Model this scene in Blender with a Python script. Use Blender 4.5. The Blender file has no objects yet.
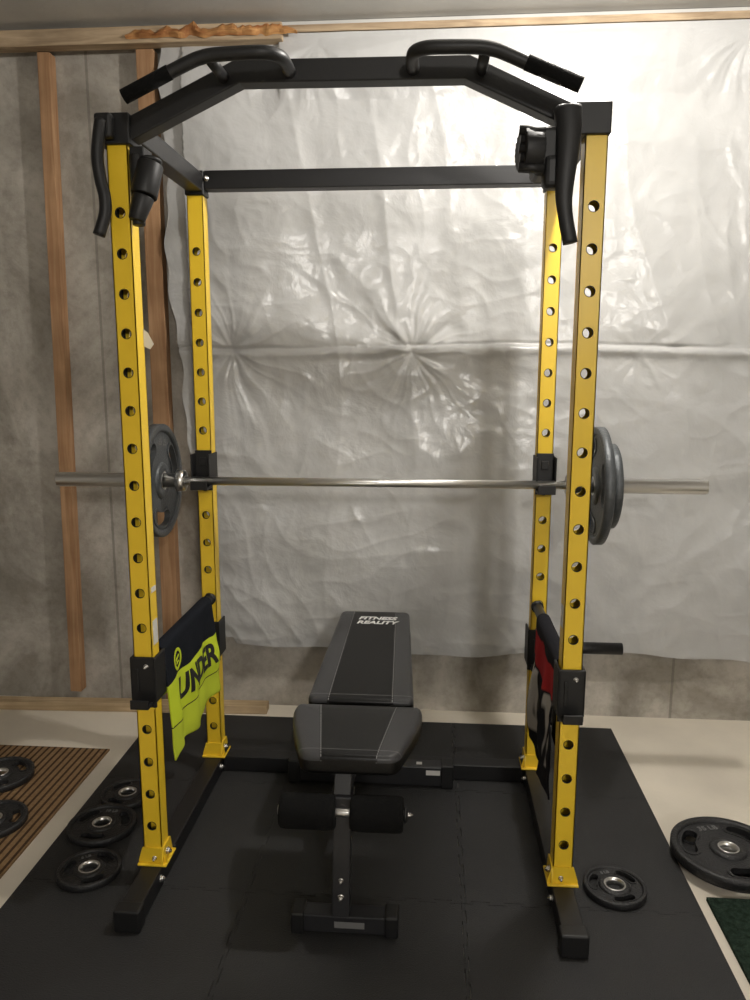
import bpy, bmesh, math, random
import numpy as np
from mathutils import Vector, Matrix, noise
random.seed(4)
scene=bpy.context.scene
COL=scene.collection

# ------------------------------------------------------------------ materials
def nmat(name, col, rough=0.5, metal=0.0, spec=0.5, bump=0.0, bscale=60, var=0.0, vscale=8, coat=0.0):
    m=bpy.data.materials.new(name); m.use_nodes=True
    nt=m.node_tree; b=nt.nodes["Principled BSDF"]
    b.inputs["Base Color"].default_value=(*col,1); b.inputs["Roughness"].default_value=rough
    b.inputs["Metallic"].default_value=metal; b.inputs["Specular IOR Level"].default_value=spec
    b.inputs["Coat Weight"].default_value=coat
    tc=nt.nodes.new("ShaderNodeTexCoord")
    if var>0:
        n=nt.nodes.new("ShaderNodeTexNoise"); n.inputs["Scale"].default_value=vscale; n.inputs["Detail"].default_value=6
        nt.links.new(tc.outputs["Object"],n.inputs["Vector"])
        r=nt.nodes.new("ShaderNodeValToRGB")
        r.color_ramp.elements[0].position=0.3; r.color_ramp.elements[1].position=0.7
        r.color_ramp.elements[0].color=(*[c*(1-var) for c in col],1)
        r.color_ramp.elements[1].color=(*[min(1,c*(1+var)) for c in col],1)
        nt.links.new(n.outputs["Fac"],r.inputs["Fac"]); nt.links.new(r.outputs["Color"],b.inputs["Base Color"])
    if bump>0:
        n=nt.nodes.new("ShaderNodeTexNoise"); n.inputs["Scale"].default_value=bscale; n.inputs["Detail"].default_value=4
        nt.links.new(tc.outputs["Object"],n.inputs["Vector"])
        bp=nt.nodes.new("ShaderNodeBump"); bp.inputs["Strength"].default_value=bump; bp.inputs["Distance"].default_value=0.01
        nt.links.new(n.outputs["Fac"],bp.inputs["Height"]); nt.links.new(bp.outputs["Normal"],b.inputs["Normal"])
    return m
def N(m,t): return m.node_tree.nodes.new(t)
def L(m,a,b): m.node_tree.links.new(a,b)
def M(m,op,a,b=None,c=None):
    n=N(m,"ShaderNodeMath"); n.operation=op
    for i,v in enumerate((a,b,c)):
        if v is None: continue
        if isinstance(v,(int,float)): n.inputs[i].default_value=v
        else: L(m,v,n.inputs[i])
    return n.outputs[0]
def MIX(m,f,a,b):
    n=N(m,"ShaderNodeMix"); n.data_type='RGBA'
    if isinstance(f,(int,float)): n.inputs[0].default_value=f
    else: L(m,f,n.inputs[0])
    for i,v in ((6,a),(7,b)):
        if isinstance(v,tuple): n.inputs[i].default_value=(*v,1)
        else: L(m,v,n.inputs[i])
    return n.outputs[2]
def BS(m): return m.node_tree.nodes["Principled BSDF"]

Y=nmat("yellow_powder_coat",(0.87,0.585,0.030),0.36,bump=0.03,bscale=400)
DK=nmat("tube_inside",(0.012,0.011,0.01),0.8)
BK=nmat("black_powder_coat",(0.0085,0.0085,0.0092),0.45,bump=0.06,bscale=350)
BKP=nmat("black_plastic",(0.0065,0.0065,0.007),0.5)
FOAM=nmat("black_foam",(0.005,0.005,0.005),0.95,spec=.2,bump=0.3,bscale=180)
RUB=nmat("black_foam_tile",(0.0185,0.0185,0.019),0.62,bump=0.35,bscale=260,var=0.18,vscale=3)
STEEL=nmat("polished_steel",(0.74,0.73,0.71),0.3,metal=1.0,bump=0.03,bscale=200)
CHROME=nmat("bolt_steel",(0.75,0.74,0.72),0.25,metal=1.0)
IRON=nmat("grey_cast_iron",(0.080,0.087,0.093),0.40,metal=0.3,bump=0.25,bscale=120)
IRONB=nmat("black_cast_iron",(0.016,0.016,0.017),0.45,bump=0.35,bscale=140)
WHITE=nmat("white_print",(0.75,0.75,0.73),0.6)
GREYP=nmat("grey_print",(0.16,0.16,0.16),0.6)
STICK=nmat("white_sticker",(0.7,0.69,0.66),0.5)
CEIL=nmat("ceiling_paint",(0.55,0.54,0.51),0.9,bump=0.2,bscale=30,var=0.14,vscale=2)
NEON=nmat("neon_print",(0.62,0.72,0.02),0.8)

SHAFT=nmat("knurled_shaft",(0.70,0.69,0.67),0.3,metal=1.0)
def knurl(m):
    tc=N(m,"ShaderNodeTexCoord"); w=N(m,"ShaderNodeTexWave"); w.inputs["Scale"].default_value=220; w.bands_direction='DIAGONAL'
    L(m,tc.outputs["Object"],w.inputs["Vector"])
    b=N(m,"ShaderNodeBump"); b.inputs["Strength"].default_value=0.35; b.inputs["Distance"].default_value=0.001
    L(m,w.outputs["Fac"],b.inputs["Height"]); L(m,b.outputs["Normal"],BS(m).inputs["Normal"])
knurl(SHAFT)

def concrete(name,base,dark,light):
    m=nmat(name,base,0.9,spec=0.25)
    tc=N(m,"ShaderNodeTexCoord")
    def no(s,d=8,r=0.6,dist=0,sc=None):
        n=N(m,"ShaderNodeTexNoise"); n.inputs["Scale"].default_value=s; n.inputs["Detail"].default_value=d
        n.inputs["Roughness"].default_value=r; n.inputs["Distortion"].default_value=dist
        if sc:
            mp=N(m,"ShaderNodeMapping"); mp.inputs["Scale"].default_value=sc; L(m,tc.outputs["Object"],mp.inputs[0]); L(m,mp.outputs[0],n.inputs["Vector"])
        else: L(m,tc.outputs["Object"],n.inputs["Vector"])
        return n.outputs["Fac"]
    r1=N(m,"ShaderNodeValToRGB"); r1.color_ramp.elements[0].position=.40; r1.color_ramp.elements[1].position=.60
    r1.color_ramp.elements[0].color=(*dark,1); r1.color_ramp.elements[1].color=(*light,1)
    L(m,no(2.3,9,.6,.6,(1,1,.8)),r1.inputs["Fac"])
    r2=N(m,"ShaderNodeValToRGB"); r2.color_ramp.elements[0].position=.3; r2.color_ramp.elements[1].position=.55
    r2.color_ramp.elements[0].color=(.70,.69,.67,1); r2.color_ramp.elements[1].color=(1,1,1,1)
    L(m,no(30,8,.7),r2.inputs["Fac"])
    mx=N(m,"ShaderNodeMix"); mx.data_type='RGBA'; mx.blend_type='MULTIPLY'; mx.inputs[0].default_value=.65
    L(m,r1.outputs["Color"],mx.inputs[6]); L(m,r2.outputs["Color"],mx.inputs[7])
    st=N(m,"ShaderNodeValToRGB"); st.color_ramp.elements[0].position=.50; st.color_ramp.elements[1].position=.66
    L(m,no(1.7,6,.6,.5,(1.2,1,.7)),st.inputs["Fac"])
    c=MIX(m,M(m,'MULTIPLY',st.outputs["Color"],.45),mx.outputs[2],tuple(x*.55 for x in dark))
    sp=N(m,"ShaderNodeSeparateXYZ"); L(m,tc.outputs["Object"],sp.inputs[0])
    fx=M(m,'FRACT',M(m,'DIVIDE',M(m,'ADD',sp.outputs[0],10.34),1.22))
    ln=M(m,'LESS_THAN',M(m,'ABSOLUTE',M(m,'SUBTRACT',fx,.5)),.0045)
    c=MIX(m,M(m,'MULTIPLY',ln,.45),c,tuple(x*.4 for x in dark))
    L(m,c,BS(m).inputs["Base Color"])
    bp=N(m,"ShaderNodeBump"); bp.inputs["Strength"].default_value=.4; bp.inputs["Distance"].default_value=.01
    L(m,no(22,8),bp.inputs["Height"]); L(m,bp.outputs["Normal"],BS(m).inputs["Normal"])
    return m
CONC=concrete("poured_concrete",(.4,.38,.34),(.30,.275,.235),(.54,.505,.45))
FLOOR=nmat("painted_concrete_floor",(0.70,0.64,0.54),0.6,bump=0.15,bscale=40,var=0.12,vscale=2.2)

def wood(name,a,b,sc):
    m=nmat(name,a,0.75,spec=.3)
    tc=N(m,"ShaderNodeTexCoord"); mp=N(m,"ShaderNodeMapping"); L(m,tc.outputs["Object"],mp.inputs[0])
    mp.inputs["Scale"].default_value=sc
    n=N(m,"ShaderNodeTexNoise"); n.inputs["Scale"].default_value=1.5; n.inputs["Detail"].default_value=6; n.inputs["Distortion"].default_value=1.0
    L(m,mp.outputs[0],n.inputs["Vector"])
    r=N(m,"ShaderNodeValToRGB"); r.color_ramp.elements[0].position=.3; r.color_ramp.elements[1].position=.7
    r.color_ramp.elements[0].color=(*a,1); r.color_ramp.elements[1].color=(*b,1)
    L(m,n.outputs["Fac"],r.inputs[0]); 
    v=N(m,"ShaderNodeTexVoronoi"); v.inputs["Scale"].default_value=2.4; L(m,tc.outputs["Object"],v.inputs["Vector"])
    kn=M(m,'LESS_THAN',v.outputs["Distance"],.035)
    c=MIX(m,kn,r.outputs["Color"],(.10,.05,.02))
    n2=N(m,"ShaderNodeTexNoise"); n2.inputs["Scale"].default_value=4; n2.inputs["Detail"].default_value=5; L(m,tc.outputs["Object"],n2.inputs["Vector"])
    r2=N(m,"ShaderNodeValToRGB"); r2.color_ramp.elements[0].position=.35; r2.color_ramp.elements[1].position=.6
    r2.color_ramp.elements[0].color=(.62,.60,.58,1); r2.color_ramp.elements[1].color=(1,1,1,1); L(m,n2.outputs["Fac"],r2.inputs[0])
    mx=N(m,"ShaderNodeMix"); mx.data_type='RGBA'; mx.blend_type='MULTIPLY'; mx.inputs[0].default_value=.8
    L(m,c,mx.inputs[6]); L(m,r2.outputs["Color"],mx.inputs[7])
    L(m,mx.outputs[2],BS(m).inputs["Base Color"])
    return m
WOOD=wood("pine_stud",(.34,.18,.09),(.52,.32,.175),(30,30,1.6))
WOODH=wood("pine_plate",(.40,.29,.155),(.62,.47,.30),(1.6,30,30))
WOODT=wood("weathered_plate",(.30,.215,.135),(.62,.48,.32),(2.6,26,26))
SPLINT=wood("orange_splintered_wood",(.33,.12,.04),(.62,.34,.13),(4,30,30))

PLAST=nmat("plastic_sheeting",(.60,.60,.59),0.25,spec=.6)
def pl(m):
    tc=N(m,"ShaderNodeTexCoord")
    def no(s,d,r,dist):
        n=N(m,"ShaderNodeTexNoise"); n.inputs["Scale"].default_value=s; n.inputs["Detail"].default_value=d; n.inputs["Roughness"].default_value=r; n.inputs["Distortion"].default_value=dist
        L(m,tc.outputs["Object"],n.inputs["Vector"]); return n.outputs["Fac"]
    bp=N(m,"ShaderNodeBump"); bp.inputs["Strength"].default_value=.36; bp.inputs["Distance"].default_value=.028
    L(m,no(7,4.5,.52,.3),bp.inputs["Height"]); L(m,bp.outputs["Normal"],BS(m).inputs["Normal"])
    L(m,MIX(m,no(1.8,4,.55,.3),(.35,.35,.347),(.64,.64,.632)),BS(m).inputs["Base Color"])
pl(PLAST)

RUG=nmat("brown_ribbed_rug",(.1,.06,.03),.95,spec=.1)
def rg(m):
    tc=N(m,"ShaderNodeTexCoord"); sp=N(m,"ShaderNodeSeparateXYZ"); L(m,tc.outputs["Object"],sp.inputs[0])
    f=M(m,'FRACT',M(m,'DIVIDE',M(m,'ADD',sp.outputs[0],10.0),.026))
    s=M(m,'LESS_THAN',f,.36)
    n=N(m,"ShaderNodeTexNoise"); n.inputs["Scale"].default_value=90; L(m,tc.outputs["Object"],n.inputs["Vector"])
    c=MIX(m,n.outputs["Fac"],(.17,.10,.05),(.30,.195,.10))
    L(m,MIX(m,s,c,(.06,.035,.02)),BS(m).inputs["Base Color"])
    bp=N(m,"ShaderNodeBump"); bp.inputs["Strength"].default_value=.8; bp.inputs["Distance"].default_value=.006
    L(m,M(m,'SUBTRACT',n.outputs["Fac"],s),bp.inputs["Height"]); L(m,bp.outputs["Normal"],BS(m).inputs["Normal"])
rg(RUG)
CARPET=nmat("dark_green_carpet",(.020,.034,.024),1.0,spec=.1,bump=1.0,bscale=150,var=.5,vscale=70)

# ------------------------------------------------------------------ mesh helpers
class MB:
    def __init__(s): s.bm=bmesh.new()
    def box(s,x0,x1,y0,y1,z0,z1,mi=0):
        vs=[s.bm.verts.new((x,y,z)) for x in (x0,x1) for y in (y0,y1) for z in (z0,z1)]
        for f in ((0,1,3,2),(4,6,7,5),(0,4,5,1),(2,3,7,6),(0,2,6,4),(1,5,7,3)):
            fc=s.bm.faces.new([vs[i] for i in f]); fc.material_index=mi
        return vs
    def prism(s,poly,z0,z1,mi=0):
        a=[s.bm.verts.new((x,y,z0)) for x,y in poly]; b=[s.bm.verts.new((x,y,z1)) for x,y in poly]
        n=len(poly)
        s.bm.faces.new(a[::-1]); s.bm.faces.new(b)
        for i in range(n): s.bm.faces.new((a[i],a[(i+1)%n],b[(i+1)%n],b[i]))
    def tube(s,pts,r,seg=20,mi=0,caps=True,square=False,smooth=True):
        P=[Vector(p) for p in pts]; n=len(P)
        if not isinstance(r,(list,tuple)): r=[r]*n
        if square: seg=4
        T=[]
        for i in range(n):
            a=P[max(i-1,0)]; b=P[min(i+1,n-1)]
            if 0<i<n-1: t=((P[i]-a).normalized()+(b-P[i]).normalized()).normalized()
            else: t=(b-a).normalized()
            T.append(t)
        up=Vector((0,0,1)) if abs(T[0].z)<.9 else Vector((0,1,0))
        rings=[]
        for i in range(n):
            t=T[i]; u=(up-t*up.dot(t)).normalized(); v=t.cross(u)
            if not square: up=u
            k=1.0
            if square and 0<i<n-1:
                c=(P[i]-P[i-1]).normalized().dot(t); k=1/max(c,.3)
            ring=[]
            for j in range(seg):
                a=2*math.pi*(j+(.5 if square else 0))/seg
                rr=r[i]*(math.sqrt(2) if square else 1)
                ring.append(s.bm.verts.new(P[i]+u*math.cos(a)*rr*k+v*math.sin(a)*rr))
            rings.append(ring)
        for i in range(n-1):
            for j in range(seg):
                f=s.bm.faces.new((rings[i][j],rings[i][(j+1)%seg],rings[i+1][(j+1)%seg],rings[i+1][j]))
                f.material_index=mi; f.smooth=smooth and not square
        if caps:
            for q in (rings[0][::-1],rings[-1]):
                f=s.bm.faces.new(q); f.material_index=mi
        return rings
    def lathe(s,prof,mat=Matrix.Identity(4),seg=48,mi=0,closed=True):
        rings=[]
        for (r,h) in prof:
            rings.append([s.bm.verts.new(mat@Vector((r*math.cos(2*math.pi*j/seg),r*math.sin(2*math.pi*j/seg),h))) for j in range(seg)])
        n=len(prof)
        for i in range(n if closed else n-1):
            a=rings[i]; b=rings[(i+1)%n]
            for j in range(seg):
                f=s.bm.faces.new((a[j],a[(j+1)%seg],b[(j+1)%seg],b[j])); f.material_index=mi; f.smooth=True
    def addmesh(s,me,mat,mi=0):
        me.transform(mat); n0=len(s.bm.faces); s.bm.from_mesh(me); s.bm.faces.ensure_lookup_table()
        for f in s.bm.faces[n0:]: f.material_index=mi
        bpy.data.meshes.remove(me)
    def obj(s,name,mats,parent=None,origin=None,bevel=0,seg=2):
        bmesh.ops.recalc_face_normals(s.bm,faces=s.bm.faces)
        o=Vector(origin) if origin is not None else Vector((0,0,0))
        base=Vector(parent["_w"]) if parent is not None else Vector((0,0,0))
        if origin is None: o=base
        for v in s.bm.verts: v.co-=o
        me=bpy.data.meshes.new(name); s.bm.to_mesh(me); s.bm.free()
        for m in (mats if isinstance(mats,(list,tuple)) else [mats]): me.materials.append(m)
        ob=bpy.data.objects.new(name,me); COL.objects.link(ob)
        ob["_w"]=tuple(o)
        if parent is not None: ob.parent=parent
        ob.location=o-base
        if bevel>0:
            b=ob.modifiers.new("b","BEVEL"); b.width=bevel; b.segments=seg; b.limit_method='ANGLE'; b.angle_limit=math.radians(40)
        return ob

def dedupe(o):
    q=[]
    for p in o:
        if not q or math.hypot(p[0]-q[-1][0],p[1]-q[-1][1])>4e-4: q.append(p)
    if math.hypot(q[0][0]-q[-1][0],q[0][1]-q[-1][1])<4e-4: q.pop()
    return q
def shape2d(outlines,extrude,bevel=0,res=3):
    cu=bpy.data.curves.new("tmp",'CURVE'); cu.dimensions='2D'; cu.fill_mode='BOTH'; cu.extrude=extrude
    cu.bevel_depth=bevel; cu.bevel_resolution=res; cu.offset=-bevel
    for o in outlines:
        o=dedupe(o)
        sp=cu.splines.new('POLY'); sp.points.add(len(o)-1)
        for p,(x,y) in zip(sp.points,o): p.co=(x,y,0,1)
        sp.use_cyclic_u=True
    ob=bpy.data.objects.new("tmp",cu); COL.objects.link(ob)
    bpy.context.view_layer.update()
    dg=bpy.context.evaluated_depsgraph_get()
    me=bpy.data.meshes.new_from_object(ob.evaluated_get(dg))
    bpy.data.objects.remove(ob); bpy.data.curves.remove(cu)
    return me
def textmesh(txt,size,ext=.0006,shear=0,bold=0.0,sx=1.0):
    cu=bpy.data.curves.new("t",'FONT'); cu.body=txt; cu.size=size; cu.extrude=ext; cu.align_x='CENTER'; cu.align_y='CENTER'; cu.shear=shear; cu.offset=bold
    ob=bpy.data.objects.new("t",cu); COL.objects.link(ob); bpy.context.view_layer.update()
    me=bpy.data.meshes.new_from_object(ob.evaluated_get(bpy.context.evaluated_depsgraph_get()))
    bpy.data.objects.remove(ob); bpy.data.curves.remove(cu)
    me.transform(Matrix.Diagonal((sx,1,1,1)))
    return me
def circ(cx,cy,r,n=28,rev=False):
    p=[(cx+r*math.cos(2*math.pi*i/n),cy+r*math.sin(2*math.pi*i/n)) for i in range(n)]
    return p[::-1] if rev else p
def empty(name,loc,label,cat,group=None):
    e=bpy.data.objects.new(name,None); e.empty_display_size=.1; COL.objects.link(e); e.location=loc; e["_w"]=tuple(loc)
    e["label"]=label; e["category"]=cat
    if group: e["group"]=group
    return e
def top(o,label,cat,group=None,kind=None):
    o["label"]=label; o["category"]=cat
    if group: o["group"]=group
    if kind: o["kind"]=kind
    return o
def frame(origin,xa,ya):
    xa=Vector(xa).normalized(); ya=Vector(ya).normalized(); za=xa.cross(ya)
    m=Matrix((xa,ya,za)).transposed().to_4x4(); m.translation=Vector(origin); return m
def smoothcurve(pts,n=8):
    P=[Vector(p) for p in pts]; P=[P[0]*2-P[1]]+P+[P[-1]*2-P[-2]]; out=[]
    for i in range(1,len(P)-2):
        for k in range(n):
            t=k/n; a,b,c,d=P[i-1],P[i],P[i+1],P[i+2]
            out.append(.5*((2*b)+(c-a)*t+(2*a-5*b+4*c-d)*t*t+(3*b-a-3*c+d)*t**3))
    out.append(P[-2]); return out

# ------------------------------------------------------------------ room
FZ=-0.012; CZ=2.79; WY=1.21
def struct(b,name,mat,label,cat,**k):
    o=b.obj(name,mat,**k); o["kind"]="structure"; o["label"]=label; o["category"]=cat; return o
b=MB(); b.box(-4.5,4.5,WY,WY+.2,FZ,CZ); struct(b,"wall_back",CONC,"bare poured concrete basement wall with water stains","wall")
b=MB(); b.box(-4.5,4.5,-7,WY+.2,FZ-.1,FZ); struct(b,"floor",FLOOR,"pale beige painted concrete basement floor","floor")
b=MB(); b.box(-4.5,4.5,-7,WY+.2,CZ,CZ+.1); struct(b,"ceiling",CEIL,"off-white unfinished basement ceiling","ceiling")
WALLP=nmat("painted_wall",(.5,.49,.47),.9)
b=MB(); b.box(-4.7,-4.5,-7,WY+.2,FZ,CZ); struct(b,"wall_left",WALLP,"plain grey basement side wall","wall")
b=MB(); b.box(4.5,4.7,-7,WY+.2,FZ,CZ); struct(b,"wall_right",WALLP,"plain grey basement side wall","wall")
b=MB(); b.box(-3.0,4.4,WY-.045,WY-.002,2.765,CZ-.002); struct(b,"trim_1",CEIL,"grey ledge between wall and ceiling","trim",bevel=.003)
b=MB(); b.box(-3.0,-.38,WY-.105,WY-.046,2.705,2.765); struct(b,"trim_2",WOODT,"rough timber top plate fixed under the ceiling","trim",bevel=.003)
b=MB(); b.box(-.38,4.3,WY-.075,WY-.004,2.738,2.764); struct(b,"trim_3",WOODT,"tan timber edge along the top of the plastic sheeting","trim",bevel=.003)
def ragged():
    b=MB(); n=70; bm=b.bm; rings=[]
    for i in range(n+1):
        u=i/n; x=-.98+.66*u
        h=(.026+.022*noise.noise(Vector((u*9,0,0)))+.014*noise.noise(Vector((u*31,2,0))))*min(1,u*6+.25)*min(1,(1-u)*9+.05)
        dy=.010*noise.noise(Vector((u*12,5,0)))
        z0=2.712+.008*noise.noise(Vector((u*14,8,1)))
        rings.append([bm.verts.new((x,WY-.109+dy,z0+.006)),bm.verts.new((x,WY-.122+dy*2,z0+.012+h*.3)),bm.verts.new((x,WY-.116+dy,z0+.014+h*.75)),bm.verts.new((x,WY-.107,z0+.016+h))])
    for i in range(n):
        for j in range(4):
            bm.faces.new((rings[i][j],rings[i][(j+1)%4],rings[i+1][(j+1)%4],rings[i+1][j]))
    bm.faces.new(rings[0][::-1]); bm.faces.new(rings[-1])
    top(b.obj("splintered_wood_strip",SPLINT,origin=(-.7,WY-.11,2.72)),"ragged orange-brown splintered wood strip on the timber top plate","wood scrap")
ragged()
def stud(x0,x1,z0,label):
    b=MB(); b.box(x0,x1,WY-.055,WY-.003,z0,2.703)
    return top(b.obj("wooden_stud",WOOD,origin=((x0+x1)/2,WY-.03,0),bevel=.002),label,"stud","timber wall studs")
s1=stud(-1.405,-1.355,.045,"reddish pine stud standing against the bare concrete wall")
s1.rotation_euler=(0,math.radians(.9),0)
stud(-.965,-.895,FZ+.001,"brown pine stud at the edge of the plastic sheeting")
b=MB(); b.box(-.72,.62,-.03,.03,0,.038)
bp_=b.obj("wooden_board",WOODH,bevel=.002); bp_.location=(-1.12,1.115,FZ+.001); bp_.rotation_euler=(0,0,math.radians(2.2))
top(bp_,"light pine board lying on the floor along the wall","board")
# ------------------------------------------------------------------ plastic sheet
def ridge(p,w=2.2): 
    n=noise.noise(p); return 1-min(1,abs(n)*w)
def plastic():
    nx,nz=600,500
    tacks=[(-.61,1.555,.85),(.12,1.545,.95),(1.02,1.55,.2),(-.83,1.02,.5),(1.85,1.55,.5),(-.25,2.70,.6),(.62,2.70,.7),(1.35,2.70,.7)]
    me=bpy.data.meshes.new("plastic_sheet")
    verts=[];faces=[]; zt=2.735
    for j in range(nz+1):
        v=j/nz
        for i in range(nx+1):
            u=i/nx
            zl=.280+.016*math.sin(u*14+.5)+.007*math.sin(u*47+1)+(.03 if u<.02 else 0)
            z=zl+(zt-zl)*v
            xl=-.70-.16*min(1,max(0,(z-.3)/1.4))+.012*math.sin(z*9)+.006*math.sin(z*31)
            x=xl+(2.5-xl)*u
            d=.028+.014*math.sin(x*2.6+1)*math.sin(z*2.1+.4)
            P=Vector((x,z,0))
            wv=noise.noise_vector(P*.9)*.22
            Q=P+Vector((wv.x,wv.y,0))
            up=1 if z>1.57 else .55
            a=Vector((Q.x*2.4+Q.y*.3,Q.y*.5,1.0))
            d+=.026*noise.noise(a*1.5)*up
            b2=Vector((Q.x*.9,Q.y*2.0,6.0))
            d+=.022*noise.noise(b2*1.5)*(1.2-up*.6)
            r1=ridge(Vector((Q.x*3.2+Q.y*.5,Q.y*.55,4)),3.5)**2
            r2=ridge(Vector((Q.x*.8-Q.y*.9,Q.y*2.6+Q.x*.8,9)),3.5)**2
            r4=ridge(Vector((Q.x*.9+Q.y*1.3,Q.y*2.2-Q.x*1.2,21)),3.5)**2
            r5=ridge(Vector((Q.x*6+Q.y*2,Q.y*3.5,33)),3.0)**2
            r6=ridge(Vector((Q.x*4-Q.y*5,Q.y*6+Q.x*3,47)),3.0)**2
            d+=.0065*r1*up+.0055*r2*(1.3-up)+.0045*r4*(1.3-up)+.0026*r5+.0020*r6
            d+=.0042*noise.noise(Q*6.0)+.0024*noise.noise(Q*13)+.0009*noise.noise(Q*26)
            for k,(tx,tz,am) in enumerate(tacks):
                dx=x-tx;dz=z-tz;r=math.hypot(dx,dz)+1e-4
                if r<1.2:
                    th=math.atan2(dz,dx)+.28*noise.noise(Vector((r*5,k,3)))
                    c,s=math.cos(th),math.sin(th)
                    n1=noise.noise(Vector((c*2.8+k*9,s*2.8,r*.6)))
                    n2=ridge(Vector((c*5.0+k*5,s*5.0,r*1.2+4)),3.0)
                    grow=min(1,r/.10)
                    d+=am*grow*(.022*math.exp(-r/.36)*n1+.006*math.exp(-r/.22)*n2)
                    d-=am*.028*math.exp(-r/.045)
            zz=z-(1.57+.010*math.sin(x*3)+.004*noise.noise(Vector((x*7,0,0))))
            d-=.008*math.exp(-(zz/.007)**2); d+=.011*math.exp(-((zz+.022)/.020)**2)
            d+=.022*math.exp(-((z-.62)/.30)**2)*(.6+.4*math.sin(x*4.3+1))
            if z>2.62: d*=max(.15,(2.735-z)/.115)
            if x<-.78: d=max(.006,d*.6)
            d=max(.004,d)
            base=WY-.045
            if x>-.4:
                base=WY-.02-.025*max(0,1-(x+.4)/.5)
                if z>2.5: base=min(base,base-(z-2.5)/.2*.045)
                base=max(base,WY-.066)
            verts.append((x,base-d,z))
    for j in range(nz):
        for i in range(nx):
            a=j*(nx+1)+i; faces.append((a,a+1,a+nx+2,a+nx+1))
    me.from_pydata(verts,[],faces); me.materials.append(PLAST)
    for p in me.polygons: p.use_smooth=True
    o=bpy.data.objects.new("plastic_sheet",me); COL.objects.link(o)
    top(o,"wrinkled white plastic vapour barrier sheeting pinned to the concrete wall","plastic sheet")
plastic()

# ------------------------------------------------------------------ foam tiles
XS=[-.972,-.31,.305,.968]; YS=[1.068,.53,-.05,-.66]
def edgepts(a,b,fixed,axis,teeth,g):
    if not teeth: 
        return [(a,fixed),(b,fixed)] if axis=='x' else [(fixed,a),(fixed,b)]
    lo,hi=min(a,b),max(a,b); mg=.03
    n=int((hi-lo-2*mg)/.045); n=max(n//2*2+1,3)
    step=(hi-lo-2*mg)/n; am=.011; tp=.004
    pts=[(lo,fixed+g)]
    for i in range(0,n,2):
        pts+=[(lo+mg+i*step+tp,fixed+g),(lo+mg+i*step-tp,fixed+g+am),(lo+mg+(i+1)*step+tp,fixed+g+am),(lo+mg+(i+1)*step-tp,fixed+g)]
    pts.append((hi,fixed+g))
    if a>b: pts=pts[::-1]
    return pts if axis=='x' else [(y,x) for x,y in pts]
g=.0008
for i in range(3):
    for j in range(3):
        x0,x1=XS[i],XS[i+1]; y1,y0=YS[j],YS[j+1]
        P=[]
        P+=edgepts(x0,x1,y0,'x',j<2,g)
        P+=edgepts(y0,y1,x1,'y',i<2,-g)
        P+=edgepts(x1,x0,y1,'x',j>0,-g)
        P+=edgepts(y1,y0,x0,'y',i>0,g)
        Q=[]
        for p in P:
            if not Q or math.hypot(p[0]-Q[-1][0],p[1]-Q[-1][1])>.0025: Q.append(p)
        if math.hypot(Q[0][0]-Q[-1][0],Q[0][1]-Q[-1][1])<.0025: Q.pop()
        b=MB(); b.prism(Q,-.0114,-.0004)
        o=b.obj("foam_floor_tile",RUB,origin=((x0+x1)/2,(y0+y1)/2,-.012))
        top(o,"black interlocking foam exercise floor tile","floor tile","interlocking foam floor tiles")

b=MB(); b.box(-2.5,-1.05,-1.2,.745,FZ+.001,FZ+.007); top(b.obj("striped_rug",RUG,origin=(-1.7,0,FZ)),"brown striped ribbed rug lying beside the foam tiles","rug")
b=MB(); b.box(1.0,2.4,-1.3,.03,FZ+.001,FZ+.012); top(b.obj("green_carpet",CARPET,origin=(1.7,-.6,FZ)),"dark green carpet mat beside the foam tiles","carpet")

# ------------------------------------------------------------------ power rack
RX=.584; D=.63; H=2.038; W=.0265
rack=empty("power_rack",(0,.25,0),"yellow and black steel power rack with multi-grip pull-up bar","power rack")
HZ=[1.862-.0990*k for k in range(18)]
def upright(sx,y):
    b=MB(); z0=.06; r=.0135
    o2=[(-W,z0),(W,z0),(W,H),(-W,H)]
    holes=[circ(0,z,r,24,True) for z in HZ]
    for yy in (y-W+.0013,y+W-.0013):
        me=shape2d([o2]+holes,.0013); b.addmesh(me,frame((sx*RX,yy,0),(1,0,0),(0,0,1)))
    for s in (-1,1):
        b.box(sx*RX+s*W-(.0026 if s>0 else 0),sx*RX+s*W+(.0026 if s<0 else 0),y-W,y+W,z0,H)
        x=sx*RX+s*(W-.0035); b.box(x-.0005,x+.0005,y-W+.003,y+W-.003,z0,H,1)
    for z in HZ:
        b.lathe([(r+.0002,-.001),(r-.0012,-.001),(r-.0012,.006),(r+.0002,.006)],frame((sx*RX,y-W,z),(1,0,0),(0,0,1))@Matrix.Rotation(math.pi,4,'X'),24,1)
    return b.obj("upright",[Y,DK],rack)
for sx in (-1,1):
    for y in (0,D): upright(sx,y)
for sx in (-1,1):
    for y in (0,D):
        b=MB()
        me=shape2d([[(-.042,0),(.042,0),(.042,.012),(.030,.052),(-.030,.052),(-.042,.012)]],.0025)
        me2=me.copy()
        b.addmesh(me,frame((sx*RX,y-W-.0028,.061),(1,0,0),(0,0,1)))
        b.addmesh(me2,frame((sx*RX-sx*(W+.003),y,.061),(0,1,0),(0,0,1)))
        b.box(sx*RX-.043,sx*RX+.043,y-.043,y+.043,.0605,.067)
        b.obj("base_gusset",Y,rack,bevel=.002)
for sx in (-1,1):
    b=MB(); b.box(sx*RX-.030,sx*RX+.030,-.215,D+.04,.002,.060)
    b.obj("base_rail",BK,rack,bevel=.004,seg=3)
    b=MB(); b.box(sx*RX-.036,sx*RX+.036,-.235,-.19,.0,.064)
    b.obj("foot_cap",BKP,rack,bevel=.006,seg=3)
b=MB(); b.box(-RX+.033,RX-.033,.605,.665,.002,.060)
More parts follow.
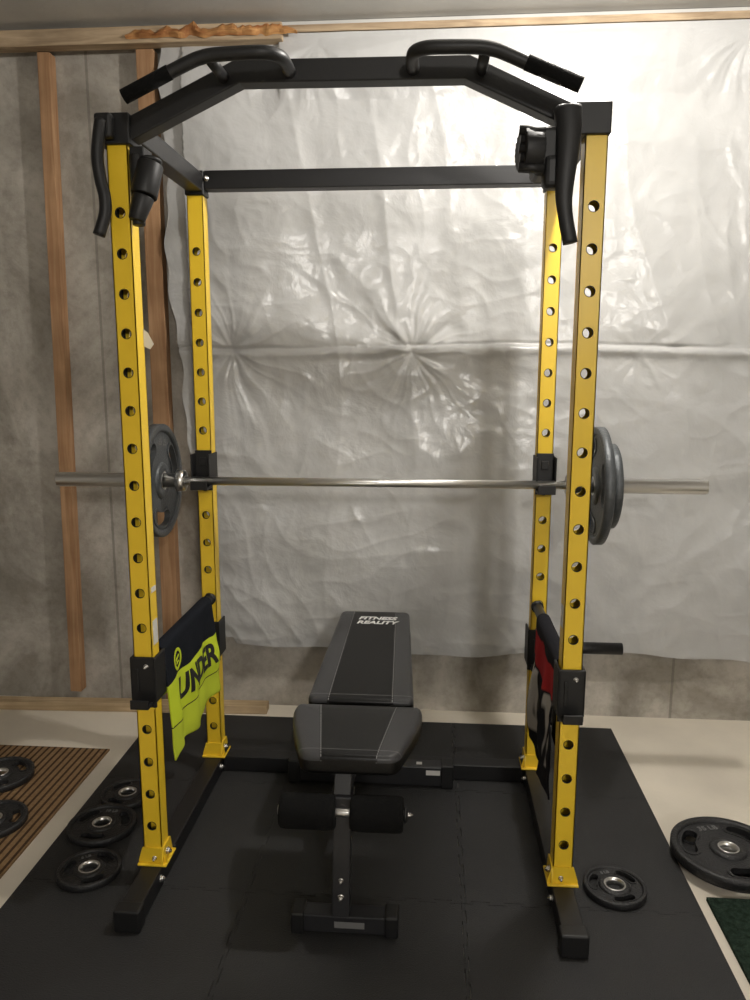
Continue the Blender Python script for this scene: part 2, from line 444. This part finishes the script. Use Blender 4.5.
b.box(-RX+.033,-RX+.04,.60,.67,0,.085); b.box(RX-.04,RX-.033,.60,.67,0,.085)
b.obj("rear_base_rail",BK,rack,bevel=.004,seg=3)
def bolt(p,ax,r=.009,par=rack):
    b=MB(); A={'x':frame(p,(0,1,0),(0,0,1)),'-x':frame(p,(0,0,1),(0,1,0)),'-y':frame(p,(1,0,0),(0,0,1)),'z':frame(p,(1,0,0),(0,1,0))}[ax]
    b.lathe([(0.0001,-.002),(r*1.25,-.002),(r*1.25,.001),(r*.001,.001)],A,16)
    b.lathe([(0.0001,0),(r,0),(r,.007),(r*.6,.008),(r*.55,.012),(.0001,.012)],A,6)
    b.obj("bolt",CHROME,par)
for sx in (-1,1):
    for y in (0,D):
        bolt((sx*(RX-.0325),y,.085),'x' if sx<0 else '-x')
        bolt((sx*(RX-.031),y-.055,.034),'x' if sx<0 else '-x')
    bolt((sx*(RX-.005),-.031,.080),'-y',.006)
for sx in (-1,1):
    for y in (0,D):
        b=MB(); c=-.588 if sx<0 else .573
        if y==0:
            b.box(c-.042,c+.042,-.038,.045,2.022,2.095)
        else: b.box(sx*RX-.032,sx*RX+.032,y-.032,y+.032,2.040,2.116)
        b.obj("top_cap",BKP,rack,bevel=.004,seg=3)
for sx in (-1,1):
    b=MB(); b.box(sx*(RX-.004)-.027,sx*(RX-.004)+.027,.047,D-.033,2.05,2.106); b.obj("side_top_bar",BK,rack,bevel=.003)
b=MB(); b.box(-RX+.033,RX-.033,D-.028,D+.028,2.058,2.116); b.obj("rear_top_bar",BK,rack,bevel=.003)
bolt((-RX+.040,D-.028,2.09),'-y',.008); bolt((RX-.040,D-.028,2.09),'-y',.008)
pb=MB()
pb.tube([(-.565,.0,2.054),(-.277,.0,2.185),(.277,.0,2.181),(.560,.0,2.052)],.026,square=True)
pub=pb.obj("pull_up_bar",BK,rack,bevel=.004,seg=3)
for sx in (-1,1):
    b=MB(); q=.505 if sx<0 else .515
    pts=[(sx*q,-.155,2.092),(sx*.46,-.155,2.112),(sx*.36,-.155,2.156),(sx*.325,-.155,2.168),(sx*.29,-.155,2.173),(sx*.22,-.155,2.175),(sx*.18,-.15,2.176),(sx*.155,-.128,2.177),(sx*.148,-.09,2.178),(sx*.148,-.02,2.180)]
    b.tube(smoothcurve(pts,5),.0150,20)
    b.tube([(sx*.31,-.155,2.168),(sx*.31,-.02,2.172)],.013,16)
    h=b.obj("pull_up_handle",BK,pub)
    b=MB(); b.tube([(sx*(q+.005),-.155,2.0895),(sx*.40,-.155,2.139)],.0165,20); b.obj("grip_sleeve",FOAM,h)
def jcup(sx):
    x=sx*RX; yf=D-W
    b=MB(); b.box(x-.029,x+.029,yf-.008,yf-.001,1.06,1.20); b.box(x-.029,x+.029,yf-.071,yf-.001,1.070,1.080); 
    b.box(x-.029,x+.029,yf-.075,yf-.068,1.070,1.100)
    b.box(x-.033,x-.028,yf-.05,yf+.05,1.08,1.19); b.box(x+.028,x+.033,yf-.05,yf+.05,1.08,1.19)
    b.box(x-.012,x+.012,yf-.012,yf-.008,1.145,1.175)
    b.obj("bar_hook",BKP,rack,bevel=.003)
for sx in (-1,1): jcup(sx)
def bracket(sx,y):
    x=sx*RX; b=MB(); o=0 if y<.3 else -.11
    b.box(x-.035,x+.035,y-W-.009,y-W-.001,.545+o,.692+o)
    b.box(x-.036,x-.0285,y-W-.009,y+W+.02,.56+o,.69+o); b.box(x+.0285,x+.036,y-W-.009,y+W+.02,.56+o,.69+o)
    b.box(x-.026,x+.026,y-W-.045,y-W-.008,.555+o,.563+o); b.box(x-.026,x+.026,y-W-.047,y-W-.041,.555+o,.582+o)
    b.box(x-.020,x-.011,y-W-.013,y-W-.008,.59+o,.66+o)
    b.obj("safety_bracket",BKP,rack,bevel=.003)
    bolt((x+.010,y-W-.009,.665+o),'-y',.006,rack)
SBX=.574
for sx in (-1,1):
    bracket(sx,0); bracket(sx,D)
    b=MB(); b.tube([(sx*SBX,.050,.672),(sx*SBX,D-.035,.672)],.0165,20)
    b.lathe([(.0001,0),(.021,0),(.021,.012),(.0001,.012)],frame((sx*SBX,D-.047,.672),(1,0,0),(0,0,1)),20)
    b.obj("safety_bar",BK,rack)
b=MB(); b.tube([(RX+.028,D,.51),(.880,D,.51)],.021,20); b.lathe([(.0001,0),(.034,0),(.034,.012),(.0001,.012)],frame((RX+.029,D,.51),(0,1,0),(0,0,1)),24)
b.obj("weight_storage_peg",BK,rack)
for x0,x1,z0,z1 in ((-RX+W+.0004,-RX+W+.0016,.72,.79),(-RX+W+.0004,-RX+W+.0016,.87,.885),(RX-W-.0016,RX-W-.0004,.80,.86)):
    b=MB(); b.box(x0,x1,-.015,.018,z0,z1); b.obj("warning_sticker",STICK,rack)
b=MB(); me=shape2d([[(0,0),(.016,-.008),(.026,.006),(.020,.018),(.012,.034),(0,.046)]],.0006); b.addmesh(me,frame((-RX+W+.0005,.020,1.535),(1,.15,0),(0,0,1))); b.obj("paper_tag",STICK,rack)

# ------------------------------------------------------------------ dip handles hung on the rack
def dip(sx):
    e=empty("dip_handle",(sx*RX,-.05,1.78),"black curved dip handle attachment clamped to the upright top" if sx<0 else "black dip handle attachment with ribbed adjustment knob","dip handle","dip handle attachments")
    b=MB()
    if sx<0:
        pts=[(-.606,-.062,2.070),(-.611,-.068,2.03),(-.615,-.072,1.98),(-.610,-.072,1.93),(-.602,-.072,1.89),(-.604,-.072,1.85),(-.620,-.078,1.800)]
        C=smoothcurve(pts,6); b.tube(C,.0150,18)
        b.obj("curved_grip",BKP,e)
        b=MB(); b.box(-.624,-.580,-.066,-.039,2.030,2.088); b.obj("clamp_block",BKP,e,bevel=.008,seg=3)
        b=MB(); b.tube([(-.540,-.02,2.0),(-.535,-.03,1.83)],.016,18)
        b.tube([(-.507,-.01,1.980),(-.520,-.03,1.90)],.033,22)
        b.tube([(-.520,-.03,1.90),(-.538,-.04,1.84)],[.027,.020],22)
        b.box(-.552,-.515,-.03,.03,1.93,2.018)
        b.obj("lower_arm",BKP,e,bevel=.003)
        b=MB(); b.lathe([(.0001,0),(.025,0),(.029,.004),(.029,.010),(.020,.012),(.0001,.012)],frame((-.507,-.01,1.980),(1,0,0),(0,1,-.2)),22); b.obj("end_cap",BKP,e)
    else:
        pts=[(.506,-.070,2.070),(.510,-.075,2.03),(.508,-.080,1.97),(.505,-.082,1.92),(.504,-.082,1.87),(.511,-.082,1.82),(.523,-.084,1.768)]
        C=smoothcurve(pts,6); R=[.033-.0155*min(1,i/28) for i in range(len(C))]
        rings=b.tube(C,R,20)
        for ring,c in zip(rings,C):
            for v in ring: v.co.y=c.y+(v.co.y-c.y)*.6
        b.obj("curved_grip",BKP,e)
        b=MB(); b.box(.432,.528,-.074,.020,1.925,2.035); b.box(.480,.530,-.066,-.030,1.99,2.085); b.box(.455,.505,-.080,-.03,1.895,1.97); b.obj("clamp_block",BKP,e,bevel=.014,seg=3)
        b=MB(); A=frame((.425,-.062,1.982),(0,1,0),(0,0,1))
        me=shape2d([[((.050 if i%2 else .046)*math.cos(2*math.pi*i/44+.1),(.050 if i%2 else .046)*math.sin(2*math.pi*i/44+.1)) for i in range(44)]],.020,.003,2)
        b.addmesh(me,A@Matrix.Rotation(math.radians(12),4,'Y')); b.obj("ribbed_knob",BKP,e)
        b=MB()
        for k in range(5):
            b.tube([(.396+.003*(k%2),-.085,2.020-.020*k),(.455,-.085,2.016-.020*k)],.0110,12)
        b.obj("finger_grip",BKP,e)
for sx in (-1,1): dip(sx)

# ------------------------------------------------------------------ weight plates
def slot(a0,a1,r0,r1,n=8,rev=True):
    p=[]
    mid=(r0+r1)/2; h=(r1-r0)/2
    for i in range(n+1):
        a=a0+(a1-a0)*i/n; p.append((r1*math.cos(a),r1*math.sin(a)))
    for i in range(1,6):
        t=math.pi*i/6; c=(mid*math.cos(a1),mid*math.sin(a1))
        p.append((c[0]+h*math.cos(a1+t),c[1]+h*math.sin(a1+t)))
    for i in range(n+1):
        a=a1+(a0-a1)*i/n; p.append((r0*math.cos(a),r0*math.sin(a)))
    for i in range(1,6):
        t=math.pi*i/6; c=(mid*math.cos(a0),mid*math.sin(a0))
        p.append((c[0]-h*math.cos(a0+t),c[1]-h*math.sin(a0+t)))
    return p[::-1] if rev else p
def plate(R,T,A,mat,label,rot=0,txt=None,group=None,bore=.026,tside=1):
    loc=A.translation.copy()
    e=empty("weight_plate",tuple(loc),label,"weight plate",group)
    A=A@Matrix.Rotation(rot,4,'Z')
    b=MB(); t=T/2
    hub=max(.046,R*.33)
    outl=[circ(0,0,R*.93,64),circ(0,0,bore+.003,32,True)]
    for k in range(3):
        a=2*math.pi*k/3; outl.append(slot(a-.36,a+.36,R*.56,R*.80))
    me=shape2d(outl,t*.42); b.addmesh(me,A)
    rim=[(R*.86,-t*.42),(R*.885,-t*.95),(R*.91,-t),(R*.975,-t),(R,-t*.8),(R,t*.8),(R*.975,t),(R*.91,t),(R*.885,t*.95),(R*.86,t*.42)]
    b.lathe(rim,A,72)
    hb=[(bore,-t),(bore,t),(hub*.82,t),(hub*.92,t*.9),(hub,t*.42),(hub,-t*.42),(hub*.92,-t*.9),(hub*.82,-t)]
    b.lathe(hb,A,48)
    for k in range(3):
        a=2*math.pi*k/3
        for s in (1,-1):
            o=slot(a-.40,a+.40,R*.53,R*.83,rev=False); i=slot(a-.36,a+.36,R*.56,R*.80)
            me=shape2d([o,i],t*.12); b.addmesh(me,A@Matrix.Translation((0,0,s*t*.5)))
    b.obj("disc",mat,e)
    b=MB(); b.lathe([(bore-.0003,-t*1.02),(bore-.0003,t*1.02),(bore+.005,t*1.02),(bore+.005,-t*1.02)],A,40); b.obj("steel_bushing",STEEL,e)
    if txt:
        b=MB(); a=math.pi/3
        me=textmesh(txt,R*.17,.0006,bold=.0004)
        F=A if tside>0 else A@Matrix.Rotation(math.pi,4,'X')
        F=F@Matrix.Rotation(a,4,'Z')@Matrix.Translation((R*.67,0,t*.42+.0006))@Matrix.Rotation(-math.pi/2,4,'Z')
        b.addmesh(me,F)
        b.obj("raised_lettering",GREYP,e)
    return e
FG="weight plates lying on the floor"
Zx=lambda x,y,z: frame((x,y,z),(1,0,0),(0,1,0))
plate(.108,.022,Zx(-.850,.221,.0115),IRONB,"black cast iron grip plate lying on the foam tiles",.5,"10 LB",FG)
plate(.091,.020,Zx(-.792,.0,.0105),IRONB,"small black cast iron grip plate lying on the foam tiles",1.1,"5 LB",FG)
plate(.090,.020,Zx(-.840,.408,.0105),IRONB,"small black grip plate lying close to the rack base",.2,None,FG)
plate(.118,.024,Zx(-1.360,.500,.0075),IRONB,"black cast iron plate lying on the striped rug",.9,None,FG)
plate(.108,.022,Zx(-1.225,.225,.0065),IRONB,"black cast iron plate lying on the front of the striped rug",.3,None,FG)
plate(.088,.020,Zx(.746,.040,.0105),IRONB,"small black grip plate lying beside the rack foot",.8,"5 LB",FG)
plate(.170,.032,Zx(1.140,.235,.0045),IRONB,"large black plate at the bottom of a two plate stack",.2,None,FG)
plate(.165,.030,Zx(1.118,.195,.0360),IRONB,"large black plate on top of a two plate stack",.75,"35 LB",FG)

# ------------------------------------------------------------------ barbell
BY,BZ,BX=.5607,1.0985,.0057
bar=empty("barbell",(BX,BY,BZ-.02),"long chromed steel olympic barbell resting on the rear rack hooks","barbell")
b=MB(); b.tube([(BX-.66,BY,BZ),(BX+.66,BY,BZ)],.0142,24); b.obj("shaft",SHAFT,bar)
for s in (-1,1):
    A=frame((BX+s*.655,BY,BZ),(0,1,0) if s>0 else (0,0,1),(0,0,1) if s>0 else (0,1,0))
    b=MB(); b.lathe([(.0001,-.012),(.03,-.012),(.037,-.008),(.037,.018),(.025,.020),(.025,.435),(.0235,.440),(.0235,.443),(.0001,.443)],A,36); b.obj("sleeve",STEEL,bar)
BG="weight plates loaded on the barbell"
def vplate(x,R,T,rot,lab,txt=None,ts=1): return plate(R,T,frame((x,BY,BZ-.001),(0,1,0),(0,0,1)),IRON,lab,rot,txt,BG,bore=.0262,tside=ts)
vplate(-.728,.195,.032,.4,"large grey cast iron grip plate on the barbell sleeve","35 LB",1)
vplate(.752,.195,.030,.9,"large grey cast iron grip plate on the barbell sleeve","35 LB",-1)
vplate(.792,.140,.026,.3,"smaller grey cast iron plate outside the large plate")

# ------------------------------------------------------------------ bench
bench=empty("weight_bench",(0,.2,0),"black and grey padded adjustable weight bench with foam roller","weight bench")
def vinyl(name,y0,y1,h0,h1,inner,yend):
    m=nmat(name,(.02,.02,.02),.32,spec=.6,bump=.12,bscale=300)
    tc=N(m,"ShaderNodeTexCoord"); sp=N(m,"ShaderNodeSeparateXYZ"); L(m,tc.outputs["Object"],sp.inputs[0])
    t=M(m,'DIVIDE',M(m,'SUBTRACT',sp.outputs[1],y0),y1-y0)
    hw=M(m,'ADD',M(m,'MULTIPLY',t,h1-h0),h0)
    u=M(m,'DIVIDE',M(m,'ABSOLUTE',sp.outputs[0]),hw)
    side=M(m,'GREATER_THAN',u,inner)
    st=M(m,'LESS_THAN',M(m,'ABSOLUTE',M(m,'SUBTRACT',u,inner-.02)),.008)
    da=M(m,'GREATER_THAN',M(m,'FRACT',M(m,'MULTIPLY',sp.outputs[1],110)),.35)
    st=M(m,'MULTIPLY',st,da)
    e=M(m,'LESS_THAN',M(m,'ABSOLUTE',M(m,'SUBTRACT',sp.outputs[1],yend)),.0009)
    topm=M(m,'GREATER_THAN',sp.outputs[2],.012)
    c=MIX(m,M(m,'MULTIPLY',side,topm),(.003,.003,.0032),(.052,.052,.055))
    c=MIX(m,M(m,'MULTIPLY',M(m,'MAXIMUM',st,M(m,'MULTIPLY',e,.5)),topm),c,(.30,.30,.30))
    L(m,c,BS(m).inputs["Base Color"])
    L(m,M(m,'ADD',M(m,'MULTIPLY',side,-.45),.55),BS(m).inputs["Specular IOR Level"]) if False else None
    BS(m).inputs["Specular IOR Level"].default_value=.38
    return m
def rounded(poly,r=.02,n=5):
    out=[];k=len(poly)
    for i in range(k):
        p=Vector(poly[i]);a=Vector(poly[i-1]);c=Vector(poly[(i+1)%k])
        rr=min(r,(a-p).length*.4,(c-p).length*.4)
        q1=p+(a-p).normalized()*rr;q2=p+(c-p).normalized()*rr
        for j in range(n+1):
            t=j/n; out.append(tuple((1-t)**2*q1+2*t*(1-t)*p+t*t*q2))
    return out
def pad(name,poly,th,bev,mat):
    k=len(poly); P=[Vector(p) for p in poly]
    ys=[p.y for p in P]; c=Vector((0,(min(ys)+max(ys))/2))
    nor=[]
    for i in range(k):
        d=(P[(i+1)%k]-P[i-1]).normalized(); nor.append(Vector((d.y,-d.x)))
    b=MB(); bm=b.bm; rings=[]
    prof=[]
    for s in range(7):
        a=math.pi/2*s/6; prof.append((bev*(1-math.sin(a)),-(th-bev)-bev*math.cos(a)))
    prof+= [(o,-z) for o,z in prof[::-1]]
    for o,z in prof:
        rings.append([bm.verts.new((*(P[i]-nor[i]*o),z)) for i in range(k)])
    last=[P[i]-nor[i]*prof[-1][0] for i in range(k)]
    for sc,z in ((.93,th+.0015),(.80,th+.0026),(.5,th+.0034),(.2,th+.0036)):
        rings.append([bm.verts.new((*(c+(q-c)*sc),z)) for q in last])
    for a,bb in zip(rings,rings[1:]):
        for i in range(k):
            f=bm.faces.new((a[i],a[(i+1)%k],bb[(i+1)%k],bb[i])); f.smooth=True
    f=bm.faces.new(rings[-1]); f.smooth=True
    bm.faces.new(rings[0][::-1])
    return b.obj(name,mat)
bl=.650; ang=math.atan2(.080,.66)
poly=dedupe(rounded([(-.165,0),(.165,0),(.132,bl),(-.132,bl)],.026))
VB=vinyl("backrest_vinyl",0,bl,.165,.132,.62,.03)
back=pad("backrest",poly,.027,.014,VB); back.parent=bench
back.location=Vector((-.004,.215,.450))-Vector(bench["_w"]); back.rotation_euler=(ang,0,0)
for w,yy,sc in (("FITNESS",bl-.080,.034),("REALITY",bl-.116,.034)):
    me=textmesh(w,sc,.0006,shear=.25,bold=.0011,sx=1.18)
    t=bpy.data.objects.new("lettering",me); me.materials.append(WHITE); COL.objects.link(t); t.parent=back; t.location=(.012,yy,.0314)
sl=.295
spoly=dedupe(rounded([(-.128,0),(.128,0),(.178,.17),(.190,.25),(.184,sl),(-.184,sl),(-.190,.25),(-.178,.17)],.030))
VS=vinyl("seat_vinyl",0,sl,.130,.205,.58,.03)
seat=pad("seat",spoly,.030,.016,VS); seat.parent=bench
seat.location=Vector((-.001,-.142,.452))-Vector(bench["_w"]); seat.rotation_euler=(math.radians(2),0,0)
BF=nmat("bench_frame_black",(.02,.02,.022),.35,bump=.04,bscale=300)
b=MB()
b.tube([(-.018,-.10,.395),(-.018,.30,.390),(-.018,.57,.08)],.025,square=True)
b.box(-.05,.014,-.11,.08,.405,.418); b.box(-.05,.02,.20,.30,.405,.418)
b.tube([(-.018,.28,.40),(-.018,.30,.42)],.02,square=True); b.tube([(-.06,.25,.408),(-.06,.79,.474)],.014,square=True); b.tube([(.03,.25,.408),(.03,.79,.474)],.014,square=True)
b.box(-.10,.07,.53,.56,.430,.445)
b.obj("frame",BF,bench,bevel=.003)
b=MB(); b.tube([(-.018,-.175,.05),(-.018,-.13,.36),(-.018,-.10,.41)],.023,square=True); b.box(-.047,.011,-.165,-.10,.325,.375)
b.obj("front_post",BF,bench,bevel=.003)
bolt((-.018,-.190,.105),'-y',.008,bench); bolt((-.018,-.184,.15),'-y',.006,bench)
b=MB(); b.box(-.135,.118,-.197,-.147,.006,.056); ff=b.obj("front_foot",BF,bench,bevel=.004)
b=MB(); b.box(-.035,.045,-.1982,-.1972,.022,.040); b.obj("label_sticker",GREYP,ff)
for s,x in ((-1,-.133),(1,.116)):
    b=MB(); b.box(x-.018,x+.018,-.204,-.140,0.0005,.062); b.obj("foot_cap",BKP,ff,bevel=.006,seg=3)
b=MB(); b.box(-.27,.27,.545,.598,.008,.080); rf=b.obj("rear_foot",BF,bench,bevel=.004)
for s in (-1,1):
    b=MB(); b.box(s*.275-.022,s*.275+.022,.540,.603,.0005,.088); b.obj("foot_cap",BKP,rf,bevel=.005,seg=3)
b=MB(); b.box(.20,.25,.5436,.5446,.050,.068); b.obj("label_sticker",STICK,rf)
b=MB(); b.box(.165,.185,.562,.580,.0805,.0812); b.obj("label_sticker",STICK,rf)
b=MB(); A=frame((-.178,-.165,.335),(0,1,0),(0,0,1))
for a0,a1 in ((0,.145),(.185,.322)):
    b.lathe([(.0125,a0),(.040,a0),(.0445,a0+.005),(.046,a0+.02),(.046,a1-.02),(.0445,a1-.005),(.040,a1),(.0125,a1)],A,36)
b.obj("foam_roller",FOAM,bench)
b=MB(); b.tube([(-.185,-.165,.335),(.152,-.165,.335)],.012,18); rod=b.obj("roller_rod",STEEL,bench)
b=MB(); b.lathe([(.0001,0),(.021,0),(.021,.006),(.014,.010),(.0001,.011)],frame((.146,-.165,.335),(0,1,0),(0,0,1)),24); b.obj("end_cap",BKP,rod)
bolt((.157,-.165,.335),'x',.006,rod)

# ------------------------------------------------------------------ towels
def drape(name,x,y0,y1,zin,zout,side,mats,label,cat,seed=0,zb=.672,amp=.010,edge=None,taper=0.0):
    nu,nv=110,120; r=.0200
    def cloth(u,k,pz):
        kk=min(1,k*1.8)
        w=amp*kk*(math.sin(u*13+seed+1.3*noise.noise(Vector((u*2.0,pz*3,seed))))+.40*math.sin(u*24+pz*6+seed))
        w+=.009*noise.noise(Vector((u*4,pz*11,seed+3)))*min(1,k*3)
        return w+amp*1.25*kk
    me=bpy.data.meshes.new(name); V=[];F=[]
    def ymap(u,k): return y0+(y1-y0)*(u+taper*k*(.45-u))
    for j in range(nv+1):
        for i in range(nu+1):
            u=i/nu
            zi=zin+(edge(u) if edge else 0)
            Lin=zb-zi; Lout=zb-zout; arc=math.pi*r; tot=Lin+arc+Lout
            s=j/nv*tot
            if s<Lin: px=r; pz=zi+s; k=(Lin-s)/Lin
            elif s<Lin+arc:
                a=(s-Lin)/r; px=r*math.cos(a); pz=zb+r*math.sin(a); k=0
            else: px=-r; pz=zb-(s-Lin-arc); k=(s-Lin-arc)/Lout
            px2=px+cloth(u,k,pz)*(1 if px>0 else -.4)
            V.append((x+side*px2,ymap(u,k),pz+.003))
    for j in range(nv):
        for i in range(nu):
            a=j*(nu+1)+i; F.append((a,a+1,a+nu+2,a+nu+1))
    me.from_pydata(V,[],F); 
    for m in mats: me.materials.append(m)
    for p in me.polygons: p.use_smooth=True
    o=bpy.data.objects.new(name,me); COL.objects.link(o)
    sd=o.modifiers.new("s","SOLIDIFY"); sd.thickness=.005; sd.offset=0
    def fx(y,z):
        pz=z-.003; u=(y-y0)/(y1-y0)
        for _ in range(4):
            zi=zin+(edge(min(1,max(0,u))) if edge else 0)
            k=min(1,max(0,1-(pz-zi)/(zb-zi)))
            u=((y-y0)/(y1-y0)-taper*k*.45)/(1-taper*k)
        return x+side*(r+cloth(u,k,pz)+.0038)
    return top(o,label,cat),fx
def printon(me,A,fx,mat,name,par):
    me.transform(A); bm=bmesh.new(); bm.from_mesh(me); bpy.data.meshes.remove(me)
    bmesh.ops.triangulate(bm,faces=bm.faces)
    for _ in range(4):
        es=[e for e in bm.edges if e.calc_length()>.010]
        if not es: break
        bmesh.ops.subdivide_edges(bm,edges=es,cuts=1)
        bmesh.ops.triangulate(bm,faces=bm.faces)
    x0=A.translation.x
    for v in bm.verts: v.co.x=fx(v.co.y,v.co.z)+(v.co.x-x0)
    m2=bpy.data.meshes.new(name); bm.to_mesh(m2); bm.free(); m2.materials.append(mat)
    o=bpy.data.objects.new(name,m2); COL.objects.link(o); o.parent=par
def terry(m,c):
    tc=N(m,"ShaderNodeTexCoord")
    L(m,c,BS(m).inputs["Base Color"])
    n3=N(m,"ShaderNodeTexNoise"); n3.inputs["Scale"].default_value=300; L(m,tc.outputs["Object"],n3.inputs["Vector"])
    bp=N(m,"ShaderNodeBump"); bp.inputs["Strength"].default_value=.5; bp.inputs["Distance"].default_value=.004
    L(m,n3.outputs["Fac"],bp.inputs["Height"]); L(m,bp.outputs["Normal"],BS(m).inputs["Normal"])
def towelmat(name,bands,wob=.05):
    m=nmat(name,bands[0][1],.95,spec=.1)
    tc=N(m,"ShaderNodeTexCoord"); sp=N(m,"ShaderNodeSeparateXYZ"); L(m,tc.outputs["Object"],sp.inputs[0])
    n=N(m,"ShaderNodeTexNoise"); n.inputs["Scale"].default_value=9; L(m,tc.outputs["Object"],n.inputs["Vector"])
    z=M(m,'ADD',sp.outputs[2],M(m,'MULTIPLY',M(m,'SUBTRACT',n.outputs["Fac"],.5),wob))
    c=bands[0][1]
    for th,cc in bands[1:]: c=MIX(m,M(m,'GREATER_THAN',z,th),c,cc)
    terry(m,c); return m
TM1=towelmat("black_neon_towel",[(0,(.58,.68,.05)),(.440,(.05,.06,.02)),(.444,(.58,.70,.04)),(.572,(.012,.014,.019))],wob=.02)
tw,fx=drape("sports_towel",-SBX,.045,.525,.335,.50,1,[TM1],"black and neon yellow printed towel draped over the safety bar","towel",seed=1.0,amp=.009,edge=lambda u:.010*math.sin(u*8+.5)+.012*u,taper=.02)
printon(textmesh("UNDER",.102,.0006,bold=.0034,sx=.98),frame((0,.320,.510),(0,1,0),(0,0,1)),fx,DK,"lettering",tw)
A=frame((0,.150,.617),(0,1,0),(0,0,1))
me=shape2d([circ(0,0,.034,32),circ(0,0,.025,28,True),[(-.015,-.004),(.015,.006),(.013,.012),(-.017,.003)],[(-.010,-.015),(.012,-.011),(.010,-.006),(-.010,-.009)]],.0006)
printon(me,A,fx,NEON,"round_emblem",tw)
def softmat():
    m=nmat("dark_red_pale_towel",(.02,.02,.02),.95,spec=.1)
    tc=N(m,"ShaderNodeTexCoord"); sp=N(m,"ShaderNodeSeparateXYZ"); L(m,tc.outputs["Object"],sp.inputs[0])
    def soft(v,a,b):
        n=N(m,"ShaderNodeMapRange"); n.inputs[1].default_value=a; n.inputs[2].default_value=b; L(m,v,n.inputs[0]); return n.outputs[0]
    def no(s,sc):
        mp=N(m,"ShaderNodeMapping"); mp.inputs["Scale"].default_value=sc; L(m,tc.outputs["Object"],mp.inputs[0])
        n=N(m,"ShaderNodeTexNoise"); n.inputs["Scale"].default_value=s; n.inputs["Detail"].default_value=2; L(m,mp.outputs[0],n.inputs["Vector"]); return n.outputs["Fac"]
    z=sp.outputs[2]
    zz=M(m,'ADD',z,M(m,'MULTIPLY',M(m,'SUBTRACT',no(7,(1,1,1)),.5),.08))
    red=M(m,'MULTIPLY',soft(zz,.560,.566),soft(zz,.655,.649))
    pale=M(m,'MULTIPLY',M(m,'MULTIPLY',soft(no(5,(1,2.2,.8)),.44,.48),soft(zz,.558,.550)),soft(zz,.35,.36))
    c=MIX(m,pale,(.018,.018,.022),(.48,.46,.44))
    c=MIX(m,red,c,(.42,.03,.035))
    terry(m,c); return m
drape("gym_towel",SBX,.045,.43,.255,.34,-1,[softmat()],"dark towel with red and pale grey areas over safety bar","towel",seed=4.0,amp=.0095,edge=lambda u:.05*u+.012*math.sin(u*9),taper=.12)

# ------------------------------------------------------------------ lights
def lamp(name,loc,e,size,col):
    l=bpy.data.lights.new(name,'POINT'); l.energy=e; l.shadow_soft_size=size; l.color=col
    o=bpy.data.objects.new(name,l); COL.objects.link(o); o.location=loc; return o
lamp("ceiling_bulb",(.70,.18,2.62),66,.035,(1,.955,.895))
lamp("ceiling_bulb",(1.2,-4.6,2.45),190,.14,(1,.955,.895))
w=bpy.data.worlds.new("w"); scene.world=w; w.use_nodes=True
w.node_tree.nodes["Background"].inputs[0].default_value=(1,.97,.94,1); w.node_tree.nodes["Background"].inputs[1].default_value=.14

# ------------------------------------------------------------------ camera
cx,cy,cz,yaw,pitch,roll,f=0.2045,-1.984,1.4726,0.0743,0.1679,-0.0014,763.54
fw=Vector((-math.sin(yaw)*math.cos(pitch),math.cos(yaw)*math.cos(pitch),-math.sin(pitch)))
rt=Vector((math.cos(yaw),math.sin(yaw),0)); up=rt.cross(fw)
xa=rt*math.cos(roll)-up*math.sin(roll); ya=rt*math.sin(roll)+up*math.cos(roll)
mt=Matrix((xa,ya,-fw)).transposed().to_4x4(); mt.translation=Vector((cx,cy,cz))
cam=bpy.data.cameras.new("camera"); co=bpy.data.objects.new("camera",cam); COL.objects.link(co); co.matrix_world=mt
cam.sensor_fit='VERTICAL'; cam.sensor_height=36; cam.lens=f*36/1000; cam.clip_start=.05
scene.camera=co
scene.view_settings.view_transform='Standard'
for o in bpy.data.objects:
    if "_w" in o: del o["_w"]
